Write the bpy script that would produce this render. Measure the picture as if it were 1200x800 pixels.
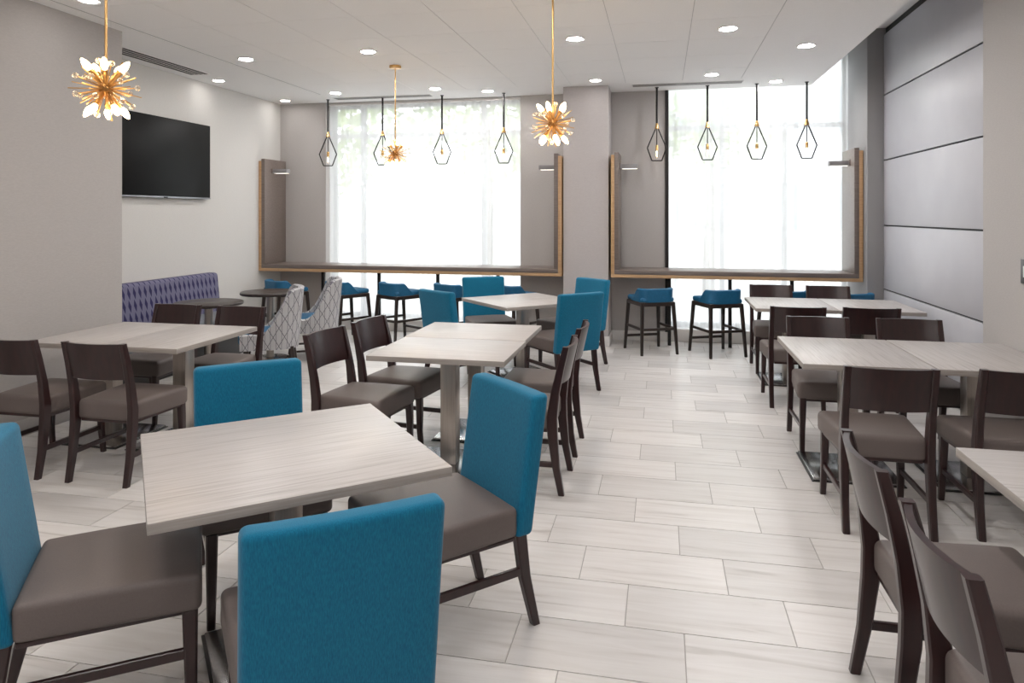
import bpy, bmesh, math, random
from mathutils import Vector, Matrix
random.seed(7)
sc = bpy.context.scene
C = sc.collection
for o in list(bpy.data.objects): bpy.data.objects.remove(o)

# ------------------------------------------------------------------ camera, sky, exposure
YAW = 0.2106
F_PX, HORIZON, EYE = 821.5, 251.0, 1.6
cam = bpy.data.objects.new('camera', bpy.data.cameras.new('camera')); C.objects.link(cam)
cam.location = (0, 0, EYE); cam.rotation_euler = (math.pi/2, 0, YAW)
cam.data.sensor_width = 36; cam.data.lens = F_PX/1200*36
cam.data.shift_y = -(400-HORIZON)/1200
cam.data.clip_start = 0.05; cam.data.clip_end = 300
sc.camera = cam
vs = sc.view_settings
vs.view_transform = 'Standard'; vs.look = 'None'; vs.gamma = 1; vs.use_curve_mapping = False
vs.exposure = 0.6
SKY = 3.4
LENS = 225.0
w = bpy.data.worlds.new('overcast_sky'); sc.world = w; w.use_nodes = True
bg = w.node_tree.nodes['Background']
bg.inputs[0].default_value = (0.90, 0.95, 1.0, 1); bg.inputs[1].default_value = SKY

ZC = 3.16      # main ceiling
ZU = 3.64      # slot along the panelled wall
XL, XN, XR, XP = -5.30, -4.51, 2.20, 2.40   # tv wall, near left pier, near right wall, panel wall
YB, YF = -2.2, 9.05
XE = 1.765
YPIER, YPAN, YCOL = 5.16, 5.49, 8.36

for nm, x0, x1 in (('left', -4.6, -1.82), ('right', .08, 2.2)):   # portals only guide sky sampling
    l = bpy.data.lights.new('window_portal', 'AREA'); l.shape = 'RECTANGLE'; l.size = x1-x0; l.size_y = 3.0
    l.cycles.is_portal = True
    o = bpy.data.objects.new('window_portal', l); C.objects.link(o)
    o.location = ((x0+x1)/2, YF+.32, 1.65); o.rotation_euler = (-math.pi/2, 0, 0)

# ------------------------------------------------------------------ materials
MATS = {}
def srgb(r, g, b):
    f = lambda c: (c/255/12.92 if c/255 <= .04045 else ((c/255+.055)/1.055)**2.4)
    return (f(r), f(g), f(b), 1)
def mat(name, col, rough=.5, metal=0, spec=.5, **kw):
    m = bpy.data.materials.new(name); m.use_nodes = True
    p = m.node_tree.nodes['Principled BSDF']
    p.inputs['Base Color'].default_value = srgb(*col)
    p.inputs['Roughness'].default_value = rough; p.inputs['Metallic'].default_value = metal
    p.inputs['Specular IOR Level'].default_value = spec
    MATS[name] = m; m.diffuse_color = srgb(*col)
    return m
def nd(m, t, **kw):
    n = m.node_tree.nodes.new(t)
    for k, v in kw.items(): setattr(n, k, v)
    return n
def ln(m, a, ai, b, bi): m.node_tree.links.new(a.outputs[ai], b.inputs[bi])
def coords(m, scale=(1,1,1), rnd=0, rot=(0,0,0)):
    tc = nd(m, 'ShaderNodeTexCoord'); mp = nd(m, 'ShaderNodeMapping')
    mp.inputs['Scale'].default_value = scale; mp.inputs['Rotation'].default_value = rot
    ln(m, tc, 'Object', mp, 'Vector')
    if rnd:
        oi = nd(m, 'ShaderNodeObjectInfo'); mu = nd(m, 'ShaderNodeVectorMath', operation='SCALE')
        cx = nd(m, 'ShaderNodeCombineXYZ')
        for i in range(3): ln(m, oi, 'Random', cx, i)
        ln(m, cx, 0, mu, 0); mu.inputs['Scale'].default_value = rnd
        ad = nd(m, 'ShaderNodeVectorMath', operation='ADD'); ln(m, mp, 0, ad, 0); ln(m, mu, 0, ad, 1)
        return ad
    return mp
def ramp(m, src, so, stops):
    r = nd(m, 'ShaderNodeValToRGB'); e = r.color_ramp.elements
    while len(e) < len(stops): e.new(.5)
    for i, (p, c) in enumerate(stops): e[i].position = p; e[i].color = srgb(*c) if len(c) == 3 else c
    ln(m, src, so, r, 0); return r
def bump(m, src, so, strength=.2, dist=.01):
    b = nd(m, 'ShaderNodeBump'); b.inputs['Strength'].default_value = strength; b.inputs['Distance'].default_value = dist
    ln(m, src, so, b, 'Height'); ln(m, b, 0, m.node_tree.nodes['Principled BSDF'], 'Normal')
def noisy(name, c1, c2, scale, rough=.5, rnd=0, detail=6, lo=.3, hi=.7, bmp=0, spec=.5, metal=0, dist=.004):
    m = mat(name, c1, rough, metal, spec)
    v = coords(m, scale, rnd); n = nd(m, 'ShaderNodeTexNoise'); n.inputs['Scale'].default_value = 1
    n.inputs['Detail'].default_value = detail; ln(m, v, 0, n, 'Vector')
    r = ramp(m, n, 0, [(lo, c1), (hi, c2)]); ln(m, r, 0, m.node_tree.nodes['Principled BSDF'], 'Base Color')
    if bmp: bump(m, n, 0, bmp, dist)
    return m
def emis(name, col, s):
    m = mat(name, col); p = m.node_tree.nodes['Principled BSDF']
    p.inputs['Emission Color'].default_value = srgb(*col); p.inputs['Emission Strength'].default_value = s
    return m

# floor tile: pale stone with streaks along x
m = mat('tile', (214, 209, 205), .30, 0, .5)
v = coords(m, (1.2, 14, 1), 40); n1 = nd(m, 'ShaderNodeTexNoise'); n1.inputs['Scale'].default_value = 1.4
n1.inputs['Detail'].default_value = 7; n1.inputs['Distortion'].default_value = .8; ln(m, v, 0, n1, 'Vector')
r1 = ramp(m, n1, 0, [(.28, (192, 187, 183)), (.40, (216, 212, 209)), (.6, (226, 223, 221)), (.75, (218, 214, 211))])
oi = nd(m, 'ShaderNodeObjectInfo'); r2 = ramp(m, oi, 'Random', [(0, (232, 232, 232)), (1, (255, 255, 255))])
mx = nd(m, 'ShaderNodeMixRGB', blend_type='MULTIPLY'); mx.inputs[0].default_value = 1; ln(m, r1, 0, mx, 1); ln(m, r2, 0, mx, 2)
ln(m, mx, 0, m.node_tree.nodes['Principled BSDF'], 'Base Color')
bump(m, n1, 0, .08, .003)
mat('grout', (166, 162, 158), .8)
noisy('wall_warm', (174, 170, 168), (180, 176, 174), (40, 40, 160), .8, bmp=.15)
noisy('wall_light', (200, 198, 195), (206, 204, 201), (40, 40, 160), .8, bmp=.1)
noisy('wall_taupe', (176, 172, 170), (182, 178, 176), (40, 40, 160), .8, bmp=.1)
noisy('column_grey', (190, 185, 185), (196, 191, 191), (40, 40, 120), .75, bmp=.1)
noisy('panel_grey', (180, 180, 187), (186, 186, 192), (3, 3, 3), .42)
mat('joint_black', (28, 28, 30), .6)
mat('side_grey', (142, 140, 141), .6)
mat('white_trim', (226, 224, 222), .5)
noisy('ceiling_white', (240, 239, 238), (244, 243, 242), (90, 90, 90), .9, bmp=.1)
mat('ceiling_gap', (188, 188, 188), .9)
# wood-grain laminate table top
m = mat('laminate', (190, 183, 178), .38)
v = coords(m, (3, 90, 3), 30); n1 = nd(m, 'ShaderNodeTexNoise'); n1.inputs['Scale'].default_value = 1; n1.inputs['Detail'].default_value = 5
ln(m, v, 0, n1, 'Vector')
r1 = ramp(m, n1, 0, [(.28, (158, 152, 149)), (.45, (177, 172, 169)), (.62, (186, 181, 179)), (.8, (169, 164, 160))])
ln(m, r1, 0, m.node_tree.nodes['Principled BSDF'], 'Base Color'); bump(m, n1, 0, .05, .002)
noisy('laminate_edge', (150, 143, 137), (172, 165, 159), (4, 4, 140), .45)
noisy('espresso', (34, 17, 18), (50, 25, 25), (40, 40, 4), .28, spec=.6)
noisy('black_wood', (34, 26, 24), (48, 38, 34), (40, 40, 4), .35)
noisy('taupe_vinyl', (100, 90, 87), (106, 96, 92), (200, 200, 200), .5, bmp=.12, dist=.002)
# woven teal fabric
m = mat('teal', (14, 112, 160), .85, 0, .25)
v = coords(m, (420, 420, 40), 9); n1 = nd(m, 'ShaderNodeTexNoise'); n1.inputs['Scale'].default_value = 1; n1.inputs['Detail'].default_value = 3
ln(m, v, 0, n1, 'Vector')
r1 = ramp(m, n1, 0, [(.3, (5, 92, 127)), (.7, (14, 117, 149))]); ln(m, r1, 0, m.node_tree.nodes['Principled BSDF'], 'Base Color')
bump(m, n1, 0, .2, .002)
m.node_tree.nodes['Principled BSDF'].inputs['Sheen Weight'].default_value = .15
noisy('stool_teal', (12, 84, 122), (20, 96, 134), (80, 80, 80), .55, bmp=.1)
noisy('steel', (176, 168, 160), (196, 188, 180), (120, 120, 3), .32, metal=1)
noisy('plate_steel', (165, 165, 166), (185, 185, 186), (60, 60, 60), .22, metal=1)
mat('dark_base', (34, 32, 32), .35)
mat('black_metal', (26, 24, 24), .45, .3)
m = mat('brass', (204, 164, 108), .3, 1)
mat('brass_dark', (164, 120, 70), .35, 1)
noisy('oak', (186, 148, 108), (204, 168, 128), (6, 60, 60), .5)
m = noisy('taupe_laminate', (108, 97, 91), (124, 112, 106), (4, 60, 60), .35)
mat('tv_black', (6, 6, 7), .4, 0, .15); mat('tv_silver', (150, 152, 158), .3, .8)
mat('slate_seat', (112, 116, 120), .6)
mat('plate_white', (225, 225, 222), .4); mat('plate_dark', (70, 70, 72), .4)
emis('lens', (255, 251, 248), LENS)
emis('dim_lens', (255, 250, 245), LENS*.1)
emis('warm_bulb', (255, 220, 165), 14.0)
emis('filament', (255, 225, 180), 10.0)
emis('lamp_strip', (255, 250, 240), 1.2)
# clear glass bead and thin window glass
m = mat('bead_glass', (255, 245, 230), .05); m.node_tree.nodes['Principled BSDF'].inputs['Transmission Weight'].default_value = .85
def thin(name, col, fac, rough=.02, bs='ShaderNodeBsdfGlossy'):
    m = bpy.data.materials.new(name); m.use_nodes = True; nt = m.node_tree; nt.nodes.clear()
    out = nd(m, 'ShaderNodeOutputMaterial'); mix = nd(m, 'ShaderNodeMixShader'); t = nd(m, 'ShaderNodeBsdfTransparent'); g = nd(m, bs)
    t.inputs[0].default_value = (1, 1, 1, 1); g.inputs[0].default_value = srgb(*col)
    if 'Roughness' in g.inputs: g.inputs['Roughness'].default_value = rough
    mix.inputs[0].default_value = fac; ln(m, t, 0, mix, 1); ln(m, g, 0, mix, 2); ln(m, mix, 0, out, 0)
    MATS[name] = m; return m
thin('window_glass', (255, 255, 255), .06)
thin('bulb_glass', (255, 250, 240), .15)
# sheer curtain: open weave, partly see-through, partly glowing with transmitted light
m = bpy.data.materials.new('sheer'); m.use_nodes = True; m.node_tree.nodes.clear(); MATS['sheer'] = m
out = nd(m, 'ShaderNodeOutputMaterial'); mix = nd(m, 'ShaderNodeMixShader'); mix2 = nd(m, 'ShaderNodeMixShader')
t = nd(m, 'ShaderNodeBsdfTransparent'); tl = nd(m, 'ShaderNodeBsdfTranslucent'); df = nd(m, 'ShaderNodeBsdfDiffuse')
tl.inputs[0].default_value = (.93, .93, .92, 1); df.inputs[0].default_value = (.85, .85, .85, 1)
mix2.inputs[0].default_value = .3; ln(m, tl, 0, mix2, 1); ln(m, df, 0, mix2, 2)
mix.inputs[0].default_value = .68; ln(m, t, 0, mix, 1); ln(m, mix2, 0, mix, 2); ln(m, mix, 0, out, 0)
# banquette fabric: rows of dark pointed motifs on violet grey
m = mat('banquette_fabric', (92, 90, 122), .8)
v = coords(m, (1, 1, 1)); sx = nd(m, 'ShaderNodeSeparateXYZ'); ln(m, v, 0, sx, 0)
def mth(m, op, a, b=None, c=None):
    n = nd(m, 'ShaderNodeMath', operation=op)
    for i, q in enumerate((a, b, c)):
        if q is None: continue
        if isinstance(q, (int, float)): n.inputs[i].default_value = q
        else: m.node_tree.links.new(q, n.inputs[i])
    return n.outputs[0]
yy, zz = sx.outputs[1], sx.outputs[2]
row = mth(m, 'DIVIDE', zz, .125)
frow = mth(m, 'ABSOLUTE', mth(m, 'SUBTRACT', mth(m, 'FRACT', row), .5))
slant = mth(m, 'MULTIPLY', mth(m, 'FRACT', row), .25)
col_ = mth(m, 'ADD', mth(m, 'DIVIDE', yy, .075), slant)
fcol = mth(m, 'ABSOLUTE', mth(m, 'SUBTRACT', mth(m, 'FRACT', col_), .5))
lens_ = mth(m, 'ADD', mth(m, 'MULTIPLY', fcol, 1.9), frow)
rr = nd(m, 'ShaderNodeValToRGB'); m.node_tree.links.new(lens_, rr.inputs[0])
e = rr.color_ramp.elements; e[0].position = .50; e[0].color = srgb(30, 27, 76); e[1].position = .56; e[1].color = srgb(104, 102, 128)
ln(m, rr, 0, m.node_tree.nodes['Principled BSDF'], 'Base Color')
# tub chair shell: pale grey cloth with a dark line lattice
m = mat('lattice_fabric', (190, 190, 190), .8)
v = nd(m, 'ShaderNodeTexCoord'); sx = nd(m, 'ShaderNodeSeparateXYZ'); ln(m, v, 'UV', sx, 0)
hx, zz = sx.outputs[0], sx.outputs[1]
def lines(expr, per, wd):
    f_ = mth(m, 'ABSOLUTE', mth(m, 'SUBTRACT', mth(m, 'FRACT', mth(m, 'DIVIDE', expr, per)), .5))
    return mth(m, 'LESS_THAN', f_, wd)
a_ = lines(mth(m, 'ADD', hx, mth(m, 'MULTIPLY', zz, .58)), .10, .035)
b_ = lines(mth(m, 'SUBTRACT', hx, mth(m, 'MULTIPLY', zz, .58)), .10, .035)
c_ = lines(hx, .05, .045)
anyl = mth(m, 'MAXIMUM', mth(m, 'MAXIMUM', a_, b_), c_)
mx = nd(m, 'ShaderNodeMixRGB'); m.node_tree.links.new(anyl, mx.inputs[0])
mx.inputs[1].default_value = srgb(180, 180, 183); mx.inputs[2].default_value = srgb(104, 102, 110)
ln(m, mx, 0, m.node_tree.nodes['Principled BSDF'], 'Base Color')
# outdoors
noisy('pavement', (176, 174, 170), (190, 188, 184), (2, 2, 2), .9)
mat('facade', (206, 208, 208), .8); mat('facade_glass', (120, 132, 140), .2)
noisy('leaf', (92, 118, 60), (150, 164, 84), (1.5, 1.5, 1.5), .7); mat('bark', (84, 72, 60), .9)
mat('mullion', (96, 96, 98), .5)

# ------------------------------------------------------------------ helpers
def smooth(me, ang=40):
    for p in me.polygons: p.use_smooth = True
    try: me.set_sharp_from_angle(angle=math.radians(ang))
    except Exception: pass
def mesh(name, bm, m, sm=True):
    bmesh.ops.recalc_face_normals(bm, faces=bm.faces)
    me = bpy.data.meshes.new(name); bm.to_mesh(me); bm.free()
    for q in (m if isinstance(m, (list, tuple)) else [m]): me.materials.append(MATS[q])
    if sm: smooth(me)
    return me
def obj(name, bm, m, parent=None, loc=None, sm=True):
    me = bm if isinstance(bm, bpy.types.Mesh) else mesh(name, bm, m, sm)
    o = bpy.data.objects.new(name, me); C.objects.link(o)
    if parent is not None: o.parent = parent
    if loc is not None: o.location = loc
    return o
def tag(o, label, cat, group=None):
    o['label'] = label; o['category'] = cat
    if group: o['group'] = group
    return o
def thing(name, label, cat, loc=(0,0,0), rz=0, group=None):
    o = bpy.data.objects.new(name, None); C.objects.link(o); o.empty_display_size = .1
    o.location = loc; o.rotation_euler = (0, 0, rz)
    return tag(o, label, cat, group)
def struct(name, bm, m, parent=None, sm=True, loc=None):
    o = obj(name, bm, m, parent, loc, sm)
    if parent is None: o['kind'] = 'structure'
    return o
def dup(root, label, loc, rz=0, group=None):
    def cp(o, par):
        c = o.copy(); C.objects.link(c); c.parent = par
        for ch in list(o.children): cp(ch, c)
        return c
    r = cp(root, None); r.location = loc; r.rotation_euler = (0, 0, rz); r['label'] = label
    if group: r['group'] = group
    return r
def NB(): return bmesh.new()
def box(bm, x0, x1, y0, y1, z0, z1, bev=0, mi=0):
    t = bmesh.new()
    vs_ = [t.verts.new((x, y, z)) for x in (x0, x1) for y in (y0, y1) for z in (z0, z1)]
    for f in ((0,1,3,2), (4,6,7,5), (0,4,5,1), (2,3,7,6), (0,2,6,4), (1,5,7,3)):
        t.faces.new([vs_[i] for i in f])
    if bev: bmesh.ops.bevel(t, geom=t.edges[:], offset=bev, segments=2, affect='EDGES', profile=.5)
    join(bm, t, mi); return bm
def join(bm, t, mi=0, M=None):
    mp = {}
    for v_ in t.verts: mp[v_] = bm.verts.new(M @ v_.co if M else v_.co)
    for f in t.faces:
        try: nf = bm.faces.new([mp[v_] for v_ in f.verts]); nf.material_index = mi
        except ValueError: pass
    t.free()
def rbox(bm, cx, cy, cz, sx, sy, sz, r, n=(6,6,3), fn=None, mi=0):
    t = bmesh.new(); h = (sx/2, sy/2, sz/2)
    def samp(a, k):
        s = [-a, -a+r*.25, -a+r*.6]
        s += [-a+r+(2*a-2*r)*i/k for i in range(k+1)]
        return s+[a-r*.6, a-r*.25, a]
    S = [samp(h[i], n[i]) for i in range(3)]; cache = {}
    def V(p):
        k = tuple(round(q, 6) for q in p)
        if k not in cache:
            P = Vector(p); I = Vector([max(-(h[i]-r), min(h[i]-r, P[i])) for i in range(3)])
            d = P-I
            Q = I+d.normalized()*r if d.length > 1e-9 else P
            Q = Q+Vector((cx, cy, cz))
            if fn: Q = Vector(fn(Q.x, Q.y, Q.z))
            cache[k] = t.verts.new(Q)
        return cache[k]
    for ax in range(3):
        a, b = [i for i in range(3) if i != ax]
        for sg in (-1, 1):
            for i in range(len(S[a])-1):
                for j in range(len(S[b])-1):
                    q = []
                    for ii, jj in ((i,j), (i+1,j), (i+1,j+1), (i,j+1)):
                        p = [0,0,0]; p[ax] = sg*h[ax]; p[a] = S[a][ii]; p[b] = S[b][jj]; q.append(V(p))
                    if len(set(q)) > 2:
                        try: t.faces.new(list(dict.fromkeys(q)))
                        except ValueError: pass
    join(bm, t, mi); return bm
def beam(bm, pts, ws, ds, ax=(1,0,0), ay=(0,1,0), ch=.15, mi=0):
    ax, ay = Vector(ax).normalized(), Vector(ay).normalized(); rings = []
    if isinstance(ws, (int, float)): ws = [ws]*len(pts)
    if isinstance(ds, (int, float)): ds = [ds]*len(pts)
    for p, w_, d_ in zip(pts, ws, ds):
        c = min(w_, d_)*ch; a, b = w_/2, d_/2
        sec = [(-a+c,-b), (a-c,-b), (a,-b+c), (a,b-c), (a-c,b), (-a+c,b), (-a,b-c), (-a,-b+c)]
        rings.append([bm.verts.new(Vector(p)+ax*u+ay*v_) for u, v_ in sec])
    fs = []
    for r0, r1 in zip(rings, rings[1:]):
        for i in range(8): fs.append(bm.faces.new((r0[i], r0[(i+1)%8], r1[(i+1)%8], r1[i])))
    fs.append(bm.faces.new(rings[0])); fs.append(bm.faces.new(rings[-1][::-1]))
    for f in fs: f.material_index = mi
    return bm
def tube(bm, pts, r, seg=8, cap=True, mi=0):
    rings = []; rs = r if isinstance(r, (list, tuple)) else [r]*len(pts); pts = [Vector(p) for p in pts]
    for i, p in enumerate(pts):
        d = (pts[min(i+1, len(pts)-1)]-pts[max(i-1, 0)]).normalized()
        u = d.cross(Vector((0,0,1)) if abs(d.z) < .95 else Vector((1,0,0))).normalized(); v_ = d.cross(u)
        rings.append([bm.verts.new(p+(u*math.cos(2*math.pi*k/seg)+v_*math.sin(2*math.pi*k/seg))*rs[i]) for k in range(seg)])
    for r0, r1 in zip(rings, rings[1:]):
        for k in range(seg): bm.faces.new((r0[k], r0[(k+1)%seg], r1[(k+1)%seg], r1[k])).material_index = mi
    if cap:
        bm.faces.new(rings[0]).material_index = mi; bm.faces.new(rings[-1][::-1]).material_index = mi
    return bm
def lathe(bm, prof, seg=24, c=(0,0,0), mi=0):
    rings = []
    for r, z in prof:
        if r < 1e-6: rings.append([bm.verts.new((c[0], c[1], c[2]+z))])
        else: rings.append([bm.verts.new((c[0]+r*math.cos(2*math.pi*k/seg), c[1]+r*math.sin(2*math.pi*k/seg), c[2]+z)) for k in range(seg)])
    for a, b in zip(rings, rings[1:]):
        for k in range(seg):
            q = list(dict.fromkeys([a[k%len(a)], a[(k+1)%len(a)], b[(k+1)%len(b)], b[k%len(b)]]))
            if len(q) > 2: bm.faces.new(q).material_index = mi
    for rg in (rings[0], rings[-1]):
        if len(rg) > 2: bm.faces.new(rg).material_index = mi
    return bm
def face(dx, dy): return math.atan2(-dx, dy)      # heading so that local +y points along (dx, dy)

# ------------------------------------------------------------------ floor
def project(X, Y):
    D = -math.sin(YAW)*X+math.cos(YAW)*Y
    if D < .3: return None
    return 600+F_PX*(math.cos(YAW)*X+math.sin(YAW)*Y)/D, HORIZON+EYE*F_PX/D, D
floor = struct('floor', box(NB(), XL-.2, XP+.3, YB-.2, YF+.4, -.16, -.004), 'grout')
TW, TL, G = .3155, .631, .0022
TY0 = 2.7543; OFF = {2: .083, 0: .490, 1: .275}
tiles = []
k0 = int(math.floor((YB-TY0)/TW)); k1 = int(math.ceil((YF-TY0)/TW))
for k in range(k0, k1):
    y0, y1 = max(YB, TY0+k*TW), min(YF, TY0+(k+1)*TW)
    off = OFF[k % 3]; j = int(math.floor((XL-off)/TL))
    while off+j*TL < XP:
        x0, x1 = max(XL, off+j*TL), min(XP, off+(j+1)*TL); j += 1
        if x1-x0 < .01 or y1-y0 < .01: continue
        best = None
        for fx in (0, .5, 1):
            for fy in (0, .5, 1):
                p = project(x0+(x1-x0)*fx, y0+(y1-y0)*fy)
                if p and -20 < p[0] < 1220 and p[1] < 820:
                    if x0 < XN-.05 and (y0+y1)/2 < YPIER: continue
                    best = min(best, p[2]) if best else p[2]
        tiles.append((best if best else 1e3, x0, x1, y0, y1))
tiles.sort()
full = None; rest = NB()
for i, (d, x0, x1, y0, y1) in enumerate(tiles):
    if i < 300 and d < 900:
        w_, h_ = x1-x0, y1-y0
        if abs(w_-TL) < 1e-4 and abs(h_-TW) < 1e-4:
            if full is None: full = mesh('floor_tile', box(NB(), -TL/2+G, TL/2-G, -TW/2+G, TW/2-G, -.01, 0), 'tile', False)
            me = full
        else: me = mesh('floor_tile', box(NB(), -w_/2+G, w_/2-G, -h_/2+G, h_/2-G, -.01, 0), 'tile', False)
        obj('floor_tile', me, None, floor, ((x0+x1)/2, (y0+y1)/2, 0))
    else: box(rest, x0+G, x1-G, y0+G, y1-G, -.01, 0)
o = obj('floor_tile_field', rest, 'tile', floor, sm=False); o['kind'] = 'stuff'

# ------------------------------------------------------------------ walls
struct('wall_left', box(NB(), XL-.2, XL, YPIER-.1, YF+.4, 0, ZC+.1), 'wall_light')
struct('wall_left_pier', box(NB(), XL-.2, XN, YB, YPIER, 0, ZC+.1), 'wall_warm')
struct('wall_back', box(NB(), XL-.2, XP+.3, YB-.2, YB, 0, ZU), 'wall_warm')
struct('wall_right', box(NB(), XR, XP+.3, YB, YPAN, 0, ZU), 'wall_warm')
WXL0, WXL1, WXR0, WXR1 = -4.60, -1.82, .06, 2.21
bm = NB(); box(bm, XL-.2, WXL0, YF, YF+.35, 0, ZC+.1); struct('wall_far_television_side', bm, 'wall_taupe')
bm = NB(); box(bm, WXL1, WXR0, YF, YF+.35, 0, ZC+.1); struct('wall_far_middle', bm, 'wall_taupe')
struct('wall_far_sill', box(box(NB(), WXL0, WXL1, YF+.03, YF+.35, 0, .15), WXR0, WXR1, YF+.03, YF+.35, 0, .15), 'white_trim')
struct('wall_far_header', box(box(NB(), WXL0, WXL1, YF+.02, YF+.35, ZC, ZU), WXR0, WXR1+.2, YF+.2, YF+.35, ZU-.02, ZU+.1), 'wall_taupe')
pillar = struct('wall_pillar', box(NB(), -1.183, -.632, 8.54, YF, 0, ZC+.02, .004), 'column_grey')
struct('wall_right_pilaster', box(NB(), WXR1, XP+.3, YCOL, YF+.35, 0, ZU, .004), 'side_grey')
pw = struct('wall_right_panelled', box(NB(), XP, XP+.3, YPAN, YCOL, 0, ZU), 'joint_black')
zs = [.0, .782, 1.478, 2.19, 2.90, 3.57]
for a, b in zip(zs, zs[1:]):
    obj('wall_panel', box(NB(), XP-.025, XP+.002, YPAN+.002, YCOL-.006, a+.008, b-.008, .002), 'panel_grey', pw)
def skirting(name, x0, x1, y0, y1, h=.12, m_='white_trim'):
    struct(name, box(NB(), x0, x1, y0, y1, 0, h, .004), m_)
skirting('baseboard_left', XL, XL+.014, YPIER, YF, .12, 'wall_light')
skirting('baseboard_left_pier', XN, XN+.014, YB, YPIER+.014, .12, 'wall_warm')
skirting('baseboard_far_left', XL, WXL0, YF-.014, YF)
skirting('baseboard_far_middle', WXL1, -1.183, YF-.014, YF)
skirting('baseboard_far_right', -.632, WXR0, YF-.014, YF)
skirting('baseboard_right', XR-.014, XR, YB, YPAN+.014)
struct('baseboard_pillar', box(box(NB(), -1.197, -.618, 8.526, 8.54, 0, .12, .003), -.632, -.618, 8.54, YF-.014, 0, .12, .003), 'white_trim')
# ------------------------------------------------------------------ ceiling
ceil = struct('ceiling', box(box(NB(), XL-.2, XE, YB-.2, YF+.02, ZC+.006, ZC+.09), XE-.02, XE, YB-.2, YF+.02, ZC+.006, ZU), 'ceiling_white')
struct('ceiling_slot', box(NB(), XE, XP+.3, YB-.2, YF+.35, ZU, ZU+.08), 'ceiling_white')
CT = .655; cx0, cy1 = -4.365, 8.43
# plain plaster margins round the tile field
fx0, fx1, fy0 = -4.37, .89, 8.43-16*CT
obj('plaster_margin', box(NB(), XL, fx0-.004, YB, YF, ZC, ZC+.008), 'ceiling_white', ceil, sm=False)
obj('plaster_margin', box(NB(), fx1+.004, XE, YB, YF, ZC, ZC+.008), 'ceiling_white', ceil, sm=False)
obj('plaster_margin', box(NB(), fx0-.004, fx1+.004, cy1+.003, YF, ZC, ZC+.008), 'ceiling_white', ceil, sm=False)
gap = obj('tile_grid', box(NB(), fx0-.004, fx1+.004, fy0, cy1+.003, ZC+.004, ZC+.0075), 'ceiling_gap', ceil, sm=False)
cm = mesh('ceiling_tile', box(NB(), -CT/2+.0025, CT/2-.0025, -CT/2+.0025, CT/2-.0025, 0, .005), 'ceiling_white', False)
for j in range(16):
    for i in range(8):
        x0 = .89-(i+1)*CT; y0 = cy1-(j+1)*CT
        obj('ceiling_tile', cm, None, ceil, (x0+CT/2, y0+CT/2, ZC))

# linear slot diffusers
def diffuser(label, x, y, lx, ly):
    t = thing('ceiling_vent', label, 'vent', (x, y, ZC))
    ax = lx > ly; L, Wd = (lx, ly) if ax else (ly, lx)
    R = (lambda bm: bm)
    def bx(bm, a0, a1, b0, b1, z0, z1):
        return box(bm, a0, a1, b0, b1, z0, z1) if ax else box(bm, b0, b1, a0, a1, z0, z1)
    obj('backing', bx(NB(), -L/2, L/2, -Wd/2, Wd/2, -.004, -.001), 'joint_black', t, sm=False)
    fr = NB(); bx(fr, -L/2-.01, L/2+.01, -Wd/2-.008, -Wd/2, -.006, -.0005); bx(fr, -L/2-.01, L/2+.01, Wd/2, Wd/2+.008, -.006, -.0005)
    bx(fr, -L/2-.01, -L/2, -Wd/2, Wd/2, -.006, -.0005); bx(fr, L/2, L/2+.01, -Wd/2, Wd/2, -.006, -.0005)
    obj('frame', fr, 'white_trim', t, sm=False)
    n = 4 if Wd > .2 else 3
    for i in range(1, n):
        b = -Wd/2+Wd*i/n
        obj('blade', bx(NB(), -L/2, L/2, b-.005, b+.005, -.006, -.003), 'white_trim', t, sm=False)
diffuser('long slotted air vent in the ceiling above the television', -5.03, 6.28, .22, 1.25)
diffuser('slotted air vent in ceiling before the television-side window', -3.63, 8.76, 1.35, .14)
diffuser('slotted air vent in ceiling between pillar and panelled wall', .29, 8.62, 1.27, .14)

# recessed downlights
dl = None
def downlight(x, y):
    global dl
    lab = 'small round recessed downlight with white rim set flush in ceiling'
    if dl is None:
        dl = thing('downlight', lab, 'light', (x, y, ZC), 0, 'recessed ceiling downlights')
        lathe_p = [(.062, -.001), (.085, -.001), (.085, -.006), (.078, -.009), (.062, -.004)]
        obj('rim', lathe(NB(), lathe_p), 'white_trim', dl)
        obj('lens', lathe(NB(), [(.062, -.003), (.056, -.009), (.03, -.013), (0, -.014)]), 'lens', dl)
        r = dl
    else: r = dup(dl, lab, (x, y, ZC))
for p in [(-4.085, 6.33), (-4.10, 8.33), (-2.75, 6.28), (-2.75, 8.30), (-2.15, 8.60), (-.755, 6.2),
          (.545, 6.13), (.545, 8.11), (1.305, 8.68), (1.305, 6.9)]: downlight(*p)
dim = None
for p in ((-5.05, 7.27), (-5.05, 8.75), (-.755, 8.18), (-4.085, 4.35), (-4.085, 2.2), (-4.085, .2)):      # dimmed ones close to walls
    lab = 'small dimmed recessed downlight in the ceiling close to a wall'
    if dim is None:
        dim = thing('downlight', lab, 'light', (p[0], p[1], ZC), 0, 'dimmed downlights close to walls')
        obj('rim', [c for c in dl.children if c.name.startswith('rim')][0].data, None, dim)
        obj('lens', lathe(NB(), [(.062, -.003), (.056, -.009), (.03, -.013), (0, -.014)]), 'dim_lens', dim)
    else: dup(dim, lab, (p[0], p[1], ZC))
for x in (-2.75, -.755, .545):
    for y in (4.2, 2.2, .2, -1.6):
        downlight(x, y)

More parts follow.
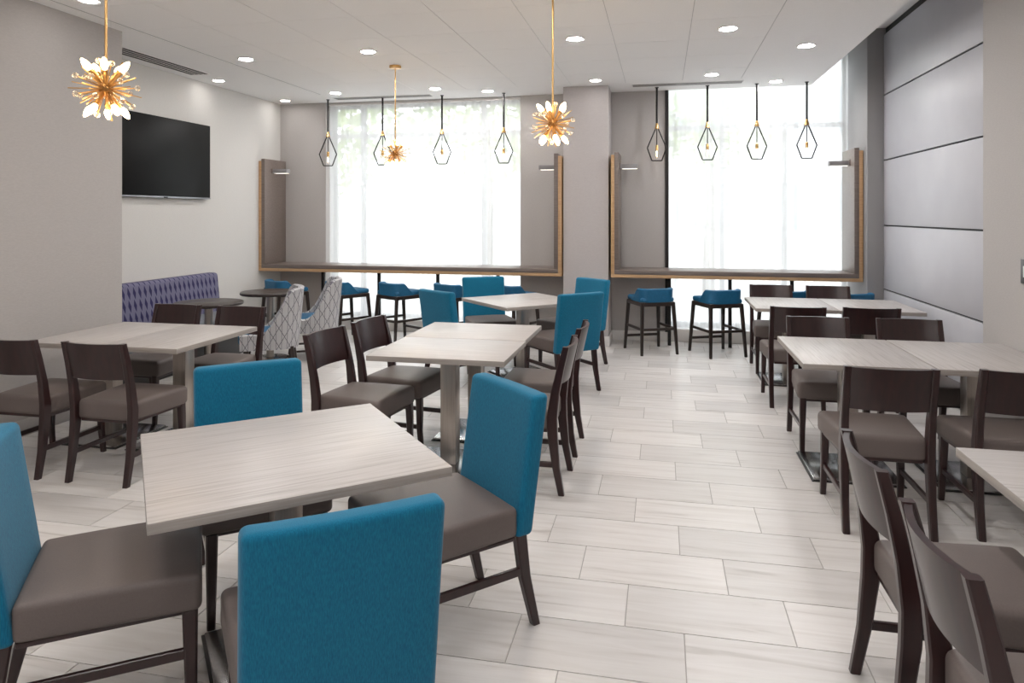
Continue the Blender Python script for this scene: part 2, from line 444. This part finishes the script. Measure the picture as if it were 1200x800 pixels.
# ------------------------------------------------------------------ windows
def window(n, x0, x1, posts, z1):
    t = bpy.data.objects.new('window_%d' % n, None); C.objects.link(t); t.location = ((x0+x1)/2, YF+.27, 0); t['kind'] = 'structure'
    cx = (x0+x1)/2; xs = [x0]+posts+[x1]; zt = 2.71
    fr = NB()
    for x in xs: box(fr, max(x0, x-.03)-cx, min(x1, x+.03)-cx, -.04, .04, .15, z1)
    for z in (.18, zt, z1-.03): box(fr, x0-cx, x1-cx, -.035, .035, z-.03, z+.03)
    obj('window_frame', fr, 'mullion', t, sm=False)
    for a, b in zip(xs, xs[1:]):
        for c, d in ((.21, zt-.03), (zt+.03, z1-.06)):
            obj('pane', box(NB(), a+.03-cx, b-.03-cx, -.004, .004, c, d), 'window_glass', t, sm=False)
window(1, WXL0, WXL1, [-4.15, -2.38], ZC)
window(2, WXR0, WXR1, [.75, 1.5], ZU-.02)
struct('trim_1', box(NB(), WXR0-.02, WXR0+.02, YF-.02, YF+.02, .12, ZC), 'black_metal')
def curtain(label, x0, x1, z1, y=YF+.11, amp=.022, z0=.155):
    bm = NB(); n = int((x1-x0)/.012); rows = [z0, 1.0, 2.0, z1]; V = []
    ph = [random.uniform(0, 6) for _ in range(4)]
    for i in range(n+1):
        x = x0+(x1-x0)*i/n
        f = .6*math.sin(x*52+ph[0]+1.3*math.sin(x*3.1+ph[1]))+.4*math.sin(x*31+ph[2]+math.sin(x*5.7+ph[3]))
        V.append([bm.verts.new((x, y+f*amp*(1.1 if z < 2 else .9), z)) for z in rows])
    for a, b in zip(V, V[1:]):
        for j in range(3): bm.faces.new((a[j], b[j], b[j+1], a[j+1]))
    t = thing('sheer_curtain', label, 'curtain', ((x0+x1)/2, y, z0))
    o = obj('curtain_cloth', bm, 'sheer', t, (-(x0+x1)/2, -y, -z0))
    obj('curtain_rail', box(NB(), x0, x1, y-.02, y+.02, z1-.03, z1), 'white_trim', t, (-(x0+x1)/2, -y, -z0), sm=False)
curtain('sheer white curtain across the window between television wall and pillar', WXL0+.005, WXL1-.005, ZC-.003)
curtain('sheer white curtain across the window beside the panelled wall', WXR0+.025, WXR1-.01, ZU-.05)

# ------------------------------------------------------------------ window counters
def counter(label, x0, x1, posts):
    y0, y1 = 8.5, YF-.016; zb, zo, zt, top = .84, .88, .93, 2.345
    t = thing('window_counter', label, 'counter', ((x0+x1)/2, y0, 0)); L = (-(x0+x1)/2, -y0, 0)
    k = .042
    bm = NB()
    box(bm, x0, x1, y0, y1, zb, zo, .002); box(bm, x0, x0+k, y0, y1, zo, top-.03, .002); box(bm, x1-k, x1, y0, y1, zo, top-.03, .002)
    obj('oak_casing', bm, 'oak', t, L)
    bm = NB(); box(bm, x0+k, x1-k, y0-.004, y1, zo, zt, .002)
    obj('counter_top', bm, 'taupe_laminate', t, L)
    for a in (x0+k, x1-k-.05):
        obj('side_panel', box(NB(), a, a+.05, y0-.004, y1, zt, top, .002), 'taupe_laminate', t, L)
    for px in posts:
        obj('post', box(NB(), px-.02, px+.02, 8.76, 8.80, 0, zb, .003), 'black_metal', t, L)
counter('oak and taupe window counter with upright ends, television wall to pillar', XL+.002, -1.20, [-4.5, -3.69, -2.87, -2.06])
counter('oak and taupe window counter with upright ends, pillar to panelled wall', -.60, 2.205, [.09, .80, 1.50])
def sconce(label, x, sgn, y=8.72):
    t = thing('counter_lamp', label, 'lamp', (x, y, 2.19))
    obj('bracket', box(NB(), 0 if sgn > 0 else -.012, .012 if sgn > 0 else 0, -.06, .06, -.035, .035, .002), 'taupe_laminate', t)
    a, b = (.012, .22) if sgn > 0 else (-.22, -.012)
    obj('arm', box(NB(), a, b, -.05, .05, -.03, .025, .003), 'side_grey', t)
    obj('light_strip', box(NB(), a+.02, b-.01, -.04, .04, -.033, -.03), 'lamp_strip', t, sm=False)
sconce('box arm lamp on the counter upright against the television wall', XL+.094, 1)
sconce('box arm lamp on the upright at the pillar, television-side counter', -1.292, -1)
sconce('box arm lamp on the upright at the pillar, panelled-wall counter', -.508, 1)
sconce('box arm lamp on the counter upright beside the panelled wall', 2.113, -1)

# ------------------------------------------------------------------ television, bench, switch
t = thing('television', 'large black flat television mounted on the pale grey wall', 'television', (XL, 6.62, 2.215))
obj('screen', box(NB(), .045, .06, -.765, .765, -.42, .43, .003), 'tv_black', t)
obj('bezel', box(NB(), .03, .062, -.77, .77, -.437, -.42, .002), 'tv_silver', t)
obj('mount', box(NB(), .001, .045, -.25, .25, -.2, .2, .004), 'black_metal', t)
obj('logo_tab', box(NB(), .062, .066, -.03, .03, -.44, -.425, .001), 'tv_black', t)
t = thing('banquette', 'upholstered bench with violet patterned back against the television wall', 'bench', (XL, 6.33, 0))
def bk(x, y, z): return (x-.10*(z-.45), y, z)
obj('backrest', rbox(NB(), .115, 0, .655, .14, 2.2, .51, .035, (2, 8, 4), bk), 'banquette_fabric', t)
obj('seat', rbox(NB(), .34, 0, .40, .56, 2.2, .13, .03, (4, 8, 2)), 'slate_seat', t)
obj('base', box(NB(), .02, .56, -1.08, 1.08, 0, .335, .004), 'dark_base', t)
t = thing('wall_switch', 'small dark switch plate on the plain wall before panelled section', 'switch', (XR, 4.89, 1.245))
obj('plate', box(NB(), -.008, -.0005, -.06, .06, -.075, .075, .002), 'plate_dark', t)
obj('rocker', box(NB(), -.012, -.008, -.02, .02, -.035, .035, .001), 'plate_white', t)

# ------------------------------------------------------------------ tables
tproto = {}
def pedestal_table(label, x, y, wx, wy, rz=0, grain_x=True, group=None):
    t = thing('pedestal_table', label, 'table', (x, y, 0), rz, group)
    a, b = (wx, wy) if grain_x else (wy, wx)
    bm = box(NB(), -a/2, a/2, -b/2, b/2, .712, .745, .0025)
    for f in bm.faces: f.material_index = 0 if abs(f.normal.z) > .5 else 1
    bm.normal_update()
    for f in bm.faces: f.material_index = 0 if abs(f.normal.z) > .6 else 1
    o = obj('table_top', bm, ['laminate', 'laminate_edge'], t)
    if not grain_x: o.rotation_euler = (0, 0, math.pi/2)
    obj('pillar', box(NB(), -.05, .05, -.05, .05, .018, .70, .004), 'steel', t)
    obj('mounting_plate', box(NB(), -.2, .2, -.2, .2, .70, .712, .002), 'dark_base', t)
    pl = obj('base_plate', box(NB(), -.25, .25, -.25, .25, .005, .018, .004), 'plate_steel', t)
    obj('rim', box(NB(), -.26, .26, -.26, .26, 0, .006, .001), 'dark_base', pl)
    return t
pedestal_table('pale square table set diagonally, farther from the windows, ringed by teal chairs', -1.340, 2.325, .92, .91, math.radians(41.0))
pedestal_table('pale square table set diagonally beside the pillar, ringed by teal chairs', -1.365, 6.90, .91, .91, math.radians(43))
pedestal_table('pale table between the diagonal tables, half of pushed-together pair away from windows', -1.325, 4.305, .86, .67, 0)
pedestal_table('pale table between the diagonal tables, half of pushed-together pair towards windows', -1.335, 4.985, .86, .67, 0)
pedestal_table('pale table against the plain left pier, half of pair next to the wall', -3.895, 4.36, .585, .91, 0, False)
pedestal_table('pale table by the plain left pier, half of pair away from the wall', -3.305, 4.36, .585, .91, 0, False)
pedestal_table('pale table by the plain right wall, half of pair on the aisle side', 1.14, 4.74, .695, .93, 0, False)
pedestal_table('pale table by the plain right wall, half of pair touching the wall', 1.842, 4.74, .695, .93, 0, False)
pedestal_table('pale table by the grey panelled wall, half of pair on the aisle side', 1.19, 7.16, .705, .91, 0, False)
pedestal_table('pale table by the grey panelled wall, half of pair next to the panels', 1.90, 7.16, .705, .91, 0, False)
pedestal_table('pale table by the right wall, farthest from the windows, two dark chairs alongside', 1.40, 2.40, .69, .92, 0)
def round_table(label, x, y):
    t = thing('round_table', label, 'table', (x, y, 0), 0)
    obj('table_top', lathe(NB(), [(0, .745), (.312, .745), (.32, .739), (.32, .722), (.312, .715), (0, .715)], 40), 'black_wood', t)
    obj('column', lathe(NB(), [(0, .02), (.042, .02), (.04, .06), (.04, .70), (.0, .70)], 20), 'steel', t)
    obj('mounting_plate', lathe(NB(), [(0, .70), (.12, .70), (.12, .715), (0, .715)], 20), 'dark_base', t)
    obj('base_disc', lathe(NB(), [(0, 0), (.21, 0), (.21, .008), (.19, .018), (.05, .026), (0, .026)], 32), 'plate_steel', t)
round_table('small round black table at the patterned bench', -4.33, 6.08)
round_table('small round black table between bench and window counter', -4.25, 7.05)

# ------------------------------------------------------------------ dark ladder-back chair
def build_dark():
    t = thing('dining_chair', '', 'chair')
    def seatfn(x, y, z):
        k = 1+.10*(y/.24); d = .012*(1-(x/.23)**2)*(1-(y/.24)**2) if z > .45 else 0
        return (x*k, y, z+max(d, 0))
    obj('seat', rbox(NB(), 0, .0, .42, .43, .46, .118, .028, (6, 6, 2), seatfn), 'taupe_vinyl', t)
    fr = NB()
    for s in (-1, 1): beam(fr, [(s*.18, -.2, .36), (s*.2, .2, .36)], .022, .02, (1,0,0), (0,0,1))
    beam(fr, [(-.19, .2, .36), (.19, .2, .36)], .022, .02, (0,1,0), (0,0,1)); beam(fr, [(-.17, -.21, .36), (.17, -.21, .36)], .022, .02, (0,1,0), (0,0,1))
    obj('seat_frame', fr, 'espresso', t)
    for s in (-1, 1):
        obj('front_leg', beam(NB(), [(s*.195, .20, .395), (s*.197, .205, .28), (s*.2, .207, .15), (s*.203, .222, 0)], [.042, .04, .034, .03], [.046, .042, .034, .03]), 'espresso', t)
        obj('back_leg', beam(NB(), [(s*.2, -.285, 0), (s*.2, -.255, .16), (s*.2, -.235, .34), (s*.2, -.232, .44), (s*.2, -.25, .58), (s*.2, -.28, .72), (s*.2, -.312, .845)],
                            [.034, .036, .038, .038, .036, .034, .032], [.034, .044, .058, .06, .05, .042, .036]), 'espresso', t)
        obj('stretcher', beam(NB(), [(s*.2, -.25, .17), (s*.2, .205, .17)], .018, .03, (1,0,0), (0,0,1)), 'espresso', t)
    bm = NB(); n = 12; V = []
    for i in range(n+1):
        x = -.187+.374*i/n; b = -.034*(1-(x/.187)**2)
        col = []
        for dy in (-.010, .010):
            for z in (.625, .66, .74, .815, .842):
                col.append(bm.verts.new((x, -.262-(z-.62)*.225+b+dy, z)))
        V.append(col)
    for a, b in zip(V, V[1:]):
        for j in range(4):
            bm.faces.new((a[j], b[j], b[j+1], a[j+1])); bm.faces.new((a[5+j], a[6+j], b[6+j], b[5+j]))
        bm.faces.new((a[0], a[5], b[5], b[0])); bm.faces.new((a[4], b[4], b[9], a[9]))
    for a in (V[0], V[-1]):
        for j in range(4): bm.faces.new((a[j], a[j+1], a[6+j], a[5+j]))
    obj('back_panel', bm, 'espresso', t)
    return t
def build_teal():
    t = thing('upholstered_chair', '', 'chair')
    def seatfn(x, y, z):
        k = 1+.04*(y/.24); d = .014*(1-(x/.25)**2)*(1-(y/.26)**2) if z > .45 else 0
        return (x*k, y, z+max(d, 0))
    obj('seat', rbox(NB(), 0, .01, .425, .485, .50, .115, .022, (6, 6, 3), seatfn), 'taupe_vinyl', t)
    def backfn(x, y, z):
        return (x*(1+.02*(z-.4)), y-.145*(z-.36)-.012*(1-(x/.24)**2)*(z-.36)*2, z)
    obj('backrest', rbox(NB(), 0, -.268, .63, .474, .078, .535, .022, (8, 2, 8), backfn), 'teal', t)
    fr = NB(); box(fr, -.225, .225, -.23, .24, .354, .37, .003)
    obj('seat_frame', fr, 'espresso', t)
    for s in (-1, 1):
        obj('front_leg', beam(NB(), [(s*.21, .225, .365), (s*.212, .23, 0)], [.046, .03], [.046, .03]), 'espresso', t)
        obj('back_leg', beam(NB(), [(s*.205, -.262, .37), (s*.205, -.285, .2), (s*.207, -.335, 0)], [.04, .038, .032], [.05, .044, .034]), 'espresso', t)
        obj('stretcher', beam(NB(), [(s*.209, -.282, .225), (s*.209, .227, .225)], .018, .032, (1,0,0), (0,0,1)), 'espresso', t)
    return t
class Stamp:
    def __init__(s, build): s.b = build; s.p = None
    def __call__(s, label, x, y, rz, group):
        if s.p is None:
            s.p = s.b(); s.p['label'] = label; s.p['group'] = group; s.p.location = (x, y, 0); s.p.rotation_euler = (0, 0, rz); return s.p
        return dup(s.p, label, (x, y, 0), rz, group)
dark, teal = Stamp(build_dark), Stamp(build_teal)
G1 = 'teal chairs at the diagonal tables'
def back_at(f, label, bx, by, deg, off, group):      # place by the point below the top of the back; deg = direction it faces
    a = math.radians(deg); f(label, bx+off*math.cos(a), by+off*math.sin(a), a-math.pi/2, group)
A = 'at the diagonal table farther from windows, '
teal('teal upholstered chair '+A+'aisle side away from windows', -.938, 1.818, math.radians(127-90), G1)
teal('teal upholstered chair '+A+'aisle side towards windows', -.868, 2.607, math.radians(226-90), G1)
teal('teal upholstered chair '+A+'far from aisle, towards windows', -1.688, 2.717, math.radians(-50-90), G1)
teal('teal upholstered chair '+A+'far from aisle, away from windows', -1.755, 1.98, math.radians(36-90), G1)
B_ = 'at the diagonal table beside the pillar, '
back_at(teal, 'teal upholstered chair '+B_+'aisle side away from windows', -.735, 6.28, 133, .30, G1)
back_at(teal, 'teal upholstered chair '+B_+'aisle side towards windows', -.765, 7.645, 230, .30, G1)
back_at(teal, 'teal upholstered chair '+B_+'far from aisle, towards windows', -1.945, 7.60, -62, .30, G1)
back_at(teal, 'teal upholstered chair '+B_+'far from aisle, away from windows', -2.01, 6.22, 56, .30, G1)
G2 = 'dark wood chairs with taupe seats'
P = 'dark chair with taupe seat '
Q = 'at central table pair, '
dark(P+Q+'television side, away from windows', -1.84, 4.17, math.radians(-8-90), G2)
dark(P+Q+'television side, towards windows', -1.77, 4.71, math.radians(-8-90), G2)
dark(P+Q+'aisle side, away from windows', -.845, 4.165, math.radians(90), G2)
dark(P+Q+'aisle side, towards windows', -.845, 4.815, math.radians(90), G2)
Q = 'at left pier tables, '
dark(P+Q+'back away from windows, aisle end', -3.27, 3.83, 0, G2)
dark(P+Q+'back away from windows, wall end', -3.89, 3.83, 0, G2)
dark(P+Q+'back towards windows, aisle end', -3.37, 4.85, math.pi, G2)
dark(P+Q+'back towards windows, wall end', -3.97, 4.86, math.pi, G2)
Q = 'at plain right-wall tables, '
dark(P+Q+'back away from windows, aisle end', 1.105, 4.08, 0, G2)
dark(P+Q+'back away from windows, wall end', 1.735, 4.13, 0, G2)
dark(P+Q+'back towards windows, aisle end', 1.12, 5.21, math.pi, G2)
dark(P+Q+'back towards windows, wall end', 1.74, 5.23, math.pi, G2)
Q = 'at panelled-wall tables, '
dark(P+Q+'back away from windows, aisle end', 1.09, 6.41, 0, G2)
dark(P+Q+'back away from windows, wall end', 1.66, 6.46, 0, G2)
dark(P+Q+'back towards windows, aisle end', 1.14, 7.62, math.pi, G2)
dark(P+Q+'back towards windows, wall end', 1.71, 7.62, math.pi, G2)
Q = 'at right-wall single table, '
dark(P+Q+'nearer the windows', .945, 2.45, -math.pi/2, G2)
dark(P+Q+'away from the windows', .945, 1.83, -math.pi/2, G2)

# ------------------------------------------------------------------ bar stools
def shell(path, z0, tops, thick, lean=0):
    """upright curved shell along a plan path; tops = height of its rim at each point"""
    bm = NB(); rings = []
    n = len(path)
    for i, ((x, y), zt) in enumerate(zip(path, tops)):
        a, b = path[max(i-1, 0)], path[min(i+1, n-1)]
        dx, dy = b[0]-a[0], b[1]-a[1]; L = math.hypot(dx, dy); nx, ny = dy/L, -dx/L      # outward
        sec = []
        for u, z in ((0, z0), (0, z0+(zt-z0)*.5), (0, zt-.012), (-.25, zt-.003), (-.5, zt), (-.75, zt-.003), (-1, zt-.012), (-1, z0+(zt-z0)*.5), (-1, z0)):
            k = u*thick+lean*(z-z0); sec.append(bm.verts.new((x+nx*k, y+ny*k, z)))
        rings.append(sec)
    uv = bm.loops.layers.uv.new('UVMap'); arc = [0]
    for a, b in zip(path, path[1:]): arc.append(arc[-1]+math.hypot(b[0]-a[0], b[1]-a[1]))
    for i, (a, b) in enumerate(zip(rings, rings[1:])):
        for j in range(9):
            f = bm.faces.new((a[j], a[(j+1)%9], b[(j+1)%9], b[j]))
            for lp in f.loops: lp[uv].uv = (arc[i] if lp.vert in a else arc[i+1], lp.vert.co.z)
    bm.faces.new(rings[0]); bm.faces.new(rings[-1][::-1])
    return bm
def upath(hw, yf, yb, rc, nside=6, narc=6):
    p = [(-hw, yf+(yb+rc-yf)*i/nside) for i in range(nside)]
    p += [(-hw+rc-rc*math.cos(math.pi/2*i/narc), yb+rc-rc*math.sin(math.pi/2*i/narc)) for i in range(narc+1)]
    m_ = [(-hw+rc+(2*hw-2*rc)*i/6, yb) for i in range(1, 6)]
    q = [(-x, y) for x, y in p][::-1]
    return p+m_+q
def build_stool():
    t = thing('bar_stool', '', 'stool')
    fr = NB()
    for s in (-1, 1): beam(fr, [(s*.195, -.2, .572), (s*.195, .2, .572)], .03, .045, (1,0,0), (0,0,1))
    for s in (-1, 1): beam(fr, [(-.195, s*.2, .572), (.195, s*.2, .572)], .03, .045, (0,1,0), (0,0,1))
    obj('seat_frame', fr, 'black_wood', t)
    def dome(x, y, z): return (x, y, z+(.012*(1-(x/.21)**2)*(1-(y/.22)**2) if z > .62 else 0))
    obj('seat', rbox(NB(), 0, .005, .622, .40, .43, .055, .022, (5, 5, 2), dome), 'stool_teal', t)
    pth = upath(.205, .06, -.215, .09)
    tops = []
    for x, y in pth:
        k = max(0, min(1, (.06-y)/.17)); k = k*k*(3-2*k); tops.append(.628+.125*k)
    obj('low_back', shell(pth, .596, tops, .04, .05), 'stool_teal', t)
    ft = {}
    for sx in (-1, 1):
        for sy in (-1, 1):
            top = Vector((sx*.19, sy*.195, .59)); foot = Vector((sx*.218, -.245 if sy < 0 else .245, 0)); ft[sx, sy] = (top, foot)
            obj('leg', beam(NB(), [foot, foot.lerp(top, .5), top], [.028, .035, .04], [.028, .035, .04]), 'black_wood', t)
    at = lambda k, z: ft[k][1].lerp(ft[k][0], z/.59)
    for s in (-1, 1): obj('footrail', beam(NB(), [at((s, -1), .29), at((s, 1), .29)], .018, .03, (1,0,0), (0,0,1)), 'black_wood', t)
    obj('footrail', beam(NB(), [at((-1, -1), .29), at((1, -1), .29)], .018, .03, (0,1,0), (0,0,1)), 'black_wood', t)
    obj('footrail', beam(NB(), [at((-1, 1), .155), at((1, 1), .155)], .018, .03, (0,1,0), (0,0,1)), 'black_wood', t)
    return t
stool = Stamp(build_stool)
S = 'teal low-back bar stool at the television-side counter, '
G3 = 'bar stools at the window counters'
for x, lab in ((-4.80, 'next to the television wall'), (-3.95, 'second from the television wall'), (-3.22, 'third from television wall'), (-2.50, 'second from the pillar'), (-1.76, 'next to the pillar')):
    stool(S+lab, x, 8.33, face(.52, .85), G3)
S = 'teal low-back bar stool at the panelled-wall counter, '
for x, lab in ((-.13, 'next to the pillar'), (.62, 'second from the pillar'), (1.36, 'third from the pillar'), (1.98, 'last before the panelled wall')):
    stool(S+lab, x, 8.36 if x < 1.9 else 8.25, face(-.43, .9), G3)

# ------------------------------------------------------------------ tub chairs
def build_tub():
    t = thing('tub_chair', '', 'chair')
    pth = upath(.285, .26, -.27, .20, 10, 8)
    tops = []
    for x, y in pth:
        k = max(0, min(1, (.08-y)/.27)); tops.append(.465+.42*(k**1.7))
    tops = [min(.885, z) for z in tops]
    obj('shell', shell(pth, .31, tops, .06, .09), 'lattice_fabric', t)
    bm = box(NB(), -.24, .24, -.2, .255, .31, .36, .01); uv = bm.loops.layers.uv.new('UVMap')
    for f in bm.faces:
        for lp in f.loops: lp[uv].uv = (lp.vert.co.x, lp.vert.co.z)
    obj('seat_rail', bm, 'lattice_fabric', t)
    def dome(x, y, z): return (x, y, z+(.015*(1-(x/.24)**2)*(1-(y/.26)**2) if z > .45 else 0))
    obj('seat', rbox(NB(), 0, .03, .41, .47, .50, .11, .03, (5, 5, 2), dome), 'stool_teal', t)
    for sx in (-1, 1):
        for sy in (-1, 1):
            obj('leg', beam(NB(), [(sx*.215, sy*.2+.0, .33), (sx*.245, sy*.25, 0)], [.05, .028], [.05, .028]), 'black_wood', t)
        obj('stretcher', beam(NB(), [(sx*.235, -.23, .11), (sx*.235, .23, .11)], .016, .022, (1,0,0), (0,0,1)), 'black_wood', t)
    return t
tub = Stamp(build_tub)
G4 = 'patterned tub chairs at the round tables'
tub('tub chair in pale lattice fabric with teal seat, opposite the patterned bench', -3.78, 6.27, face(-.88, -.47), G4)
tub('tub chair in pale lattice fabric with teal seat, nearer the window counter', -3.84, 7.24, face(-.87, -.49), G4)

# ------------------------------------------------------------------ starburst chandeliers
RODM = mesh('spike', tube(NB(), [(0, 0, 0), (0, 0, 1)], .0028, 6), 'brass')
BEAD = mesh('bead', lathe(NB(), [(0, -.015)]+[(.015*math.sin(math.pi*i/8), -.015*math.cos(math.pi*i/8)) for i in range(1, 8)]+[(0, .015)], 12), 'bead_glass')
SOCK = mesh('socket', lathe(NB(), [(0, 0), (.009, 0), (.009, .055), (.013, .06), (.013, .088), (0, .088)], 12), 'brass')
BULB = mesh('bulb', lathe(NB(), [(0, 0), (.010, 0), (.017, .018), (.018, .03), (.013, .05), (.006, .064), (0, .068)], 14), 'warm_bulb')
def burst(label, x, y, z):
    t = thing('starburst_pendant', label, 'light', (x, y, z), random.uniform(0, 1))
    top = ZC-z
    obj('canopy', lathe(NB(), [(0, top-.03), (.055, top-.03), (.062, top-.022), (.062, top-.0005), (0, top-.0005)], 24), 'brass', t)
    obj('stem', tube(NB(), [(0, 0, .02), (0, 0, top-.025)], .007, 10), 'brass', t)
    obj('hub', lathe(NB(), [(0, -.035)]+[(.035*math.sin(math.pi*i/10), -.035*math.cos(math.pi*i/10)) for i in range(1, 10)]+[(0, .035)], 16), 'brass_dark', t)
    def aim(o, d, s=1, off=0):
        o.rotation_euler = Vector((0, 0, 1)).rotation_difference(d).to_euler(); o.scale = (1, 1, s); o.location = d*off
    dirs = []
    for i in range(64):
        zz_ = 1-2*(i+.5)/64; a = i*2.39996; r = math.sqrt(1-zz_*zz_); d = Vector((r*math.cos(a), r*math.sin(a), zz_))
        if d.z > .93: continue
        dirs.append(d)
    bulbs = []
    for k in range(5):
        a = k*2*math.pi/5+.3
        bulbs.append(Vector((.62*math.cos(a), .62*math.sin(a), .78))); bulbs.append(Vector((.6*math.cos(a+.6), .6*math.sin(a+.6), -.8)))
    for i, d in enumerate(dirs):
        if any(d.angle(b) < .22 for b in bulbs): continue
        L = .135 if i % 3 == 0 else (.165 if i % 2 else .12)
        s = obj('spike', RODM, None, t); aim(s, d, L)
        if i % 3 == 0:
            b = obj('bead', BEAD, None, t); b.location = d*(L+.008)
    for d in bulbs:
        d.normalize(); s = obj('socket', SOCK, None, t); aim(s, d, 1, .025)
        b = obj('bulb', BULB, None, s); b.location = (0, 0, .086)
    l = bpy.data.lights.new('bulb_glow', 'POINT'); l.energy = 2.5; l.color = (1, .75, .45); l.shadow_soft_size = .12
    lo = bpy.data.objects.new('bulb_glow', l); C.objects.link(lo); lo.parent = t; lo.location = (0, 0, -.2)
burst('brass starburst pendant with lit bulbs, hanging nearest the plain left pier', -2.76, 3.05, 2.236)
burst('brass starburst pendant with lit bulbs, hanging in line with the pillar', -.75, 4.88, 2.236)
burst('brass starburst pendant with its ceiling plate in view, before television-side curtain', -2.74, 6.95, 2.236)

# ------------------------------------------------------------------ cage pendants
def build_cage():
    t = thing('cage_pendant', '', 'light')
    top = ZC-2.26
    obj('ceiling_cap', lathe(NB(), [(0, top-.008), (.022, top-.008), (.024, top-.001), (0, top-.001)], 20), 'black_metal', t)
    obj('rod', tube(NB(), [(0, 0, .45), (0, 0, top-.004)], .013, 8), 'black_metal', t)
    obj('brass_cap', lathe(NB(), [(0, .39), (.03, .39), (.012, .46), (0, .46)], 12), 'brass', t)
    bm = NB(); r = .008
    up, mid, lo = .40, .155, 0
    A = [(.118*math.cos(a), .118*math.sin(a), mid) for a in (0, math.pi)]
    Bt = [(.06*math.cos(a), .06*math.sin(a), lo) for a in (0, math.pi)]
    for a, b in zip(A, Bt):
        tube(bm, [(a[0]*.1, a[1]*.1, up), a], r, 6); tube(bm, [a, b], r, 6)
    tube(bm, [Bt[0], Bt[1]], r, 6)
    obj('cage', bm, 'black_metal', t)
    obj('inner_rod', tube(NB(), [(0, 0, .18), (0, 0, .40)], .006, 8), 'black_metal', t)
    obj('socket', lathe(NB(), [(0, .125), (.017, .125), (.017, .18), (.01, .19), (0, .19)], 14), 'brass', t)
    bl = obj('bulb', lathe(NB(), [(0, .125), (.014, .125), (.03, .09), (.034, .065), (.026, .035), (0, .02)], 16), 'bulb_glass', t)
    obj('filament', tube(NB(), [(0, 0, .05), (0, 0, .11)], .006, 6), 'filament', bl)
    return t
cp = None
for grp, side, xs in (('cage pendants over the television-side counter', 'television-side', ((-4.44, 'closest to the television wall'), (-3.65, 'second from the television wall'), (-2.82, 'second from the pillar'), (-1.99, 'closest to the pillar'))),
                      ('cage pendants over the panelled-wall counter', 'panelled-wall', ((-.06, 'closest to the pillar'), (.54, 'second from the pillar'), (1.11, 'second from the panelled wall'), (1.67, 'closest to the panelled wall')))):
    for x, where in xs:
        lab = 'black diamond cage pendant over the %s counter, %s' % (side, where)
        if cp is None: cp = build_cage(); cp['label'] = lab; cp['group'] = grp; cp.location = (x, 8.80, 2.26); cp.rotation_euler = (0, 0, .2)
        else: dup(cp, lab, (x, 8.80, 2.26), .2, grp)

# ------------------------------------------------------------------ outdoors, seen through the curtains
struct('ground_outside', box(NB(), -40, 40, YF+.36, 60, -.3, -.1), 'pavement')
b = thing('office_building', 'pale office block across the street, seen faintly through the curtains', 'building', (4, 24, -.1))
obj('wall', box(NB(), -9, 12, 0, 8, 0, 14), 'facade', b)
wm = mesh('window', box(NB(), -.9, .9, -.06, .05, 0, 1.5), 'facade_glass', False)
for j in range(4):
    for i in range(8): obj('window', wm, None, b, (-7.6+i*2.5, 0, 1.2+j*3.1))
def tree(label, x, y, h, r):
    t = thing('street_tree', label, 'tree', (x, y, -.1), 0, 'street trees')
    obj('trunk', tube(NB(), [(0, 0, 0), (.05, 0, h*.35), (0, .05, h*.7)], [.14, .11, .06], 8), 'bark', t)
    bm = NB(); rd = random.Random(int(x*10))
    for i in range(900):
        d = Vector((rd.gauss(0, 1), rd.gauss(0, 1), rd.gauss(0, 1))).normalized()*r*(rd.random()**.4)
        c = Vector((d.x, d.y, h*.72+d.z*.85)); u = Vector((rd.gauss(0, 1), rd.gauss(0, 1), rd.gauss(0, 1))).normalized(); v_ = u.orthogonal().normalized()
        s = rd.uniform(.09, .17)
        bm.faces.new([bm.verts.new(c+u*s), bm.verts.new(c+v_*s*.6), bm.verts.new(c-u*s), bm.verts.new(c-v_*s*.6)])
    o = obj('crown', bm, 'leaf', t, sm=False)
tree('leafy street tree outside the television-side window, closest to the television wall', -7.2, 14.5, 5.2, 1.9)
tree('leafy street tree outside the television-side window, closest to the pillar', -3.9, 15.5, 5.6, 1.9)
tree('leafy street tree outside the window near the panelled wall', 1.0, 16.0, 5.6, 1.7)
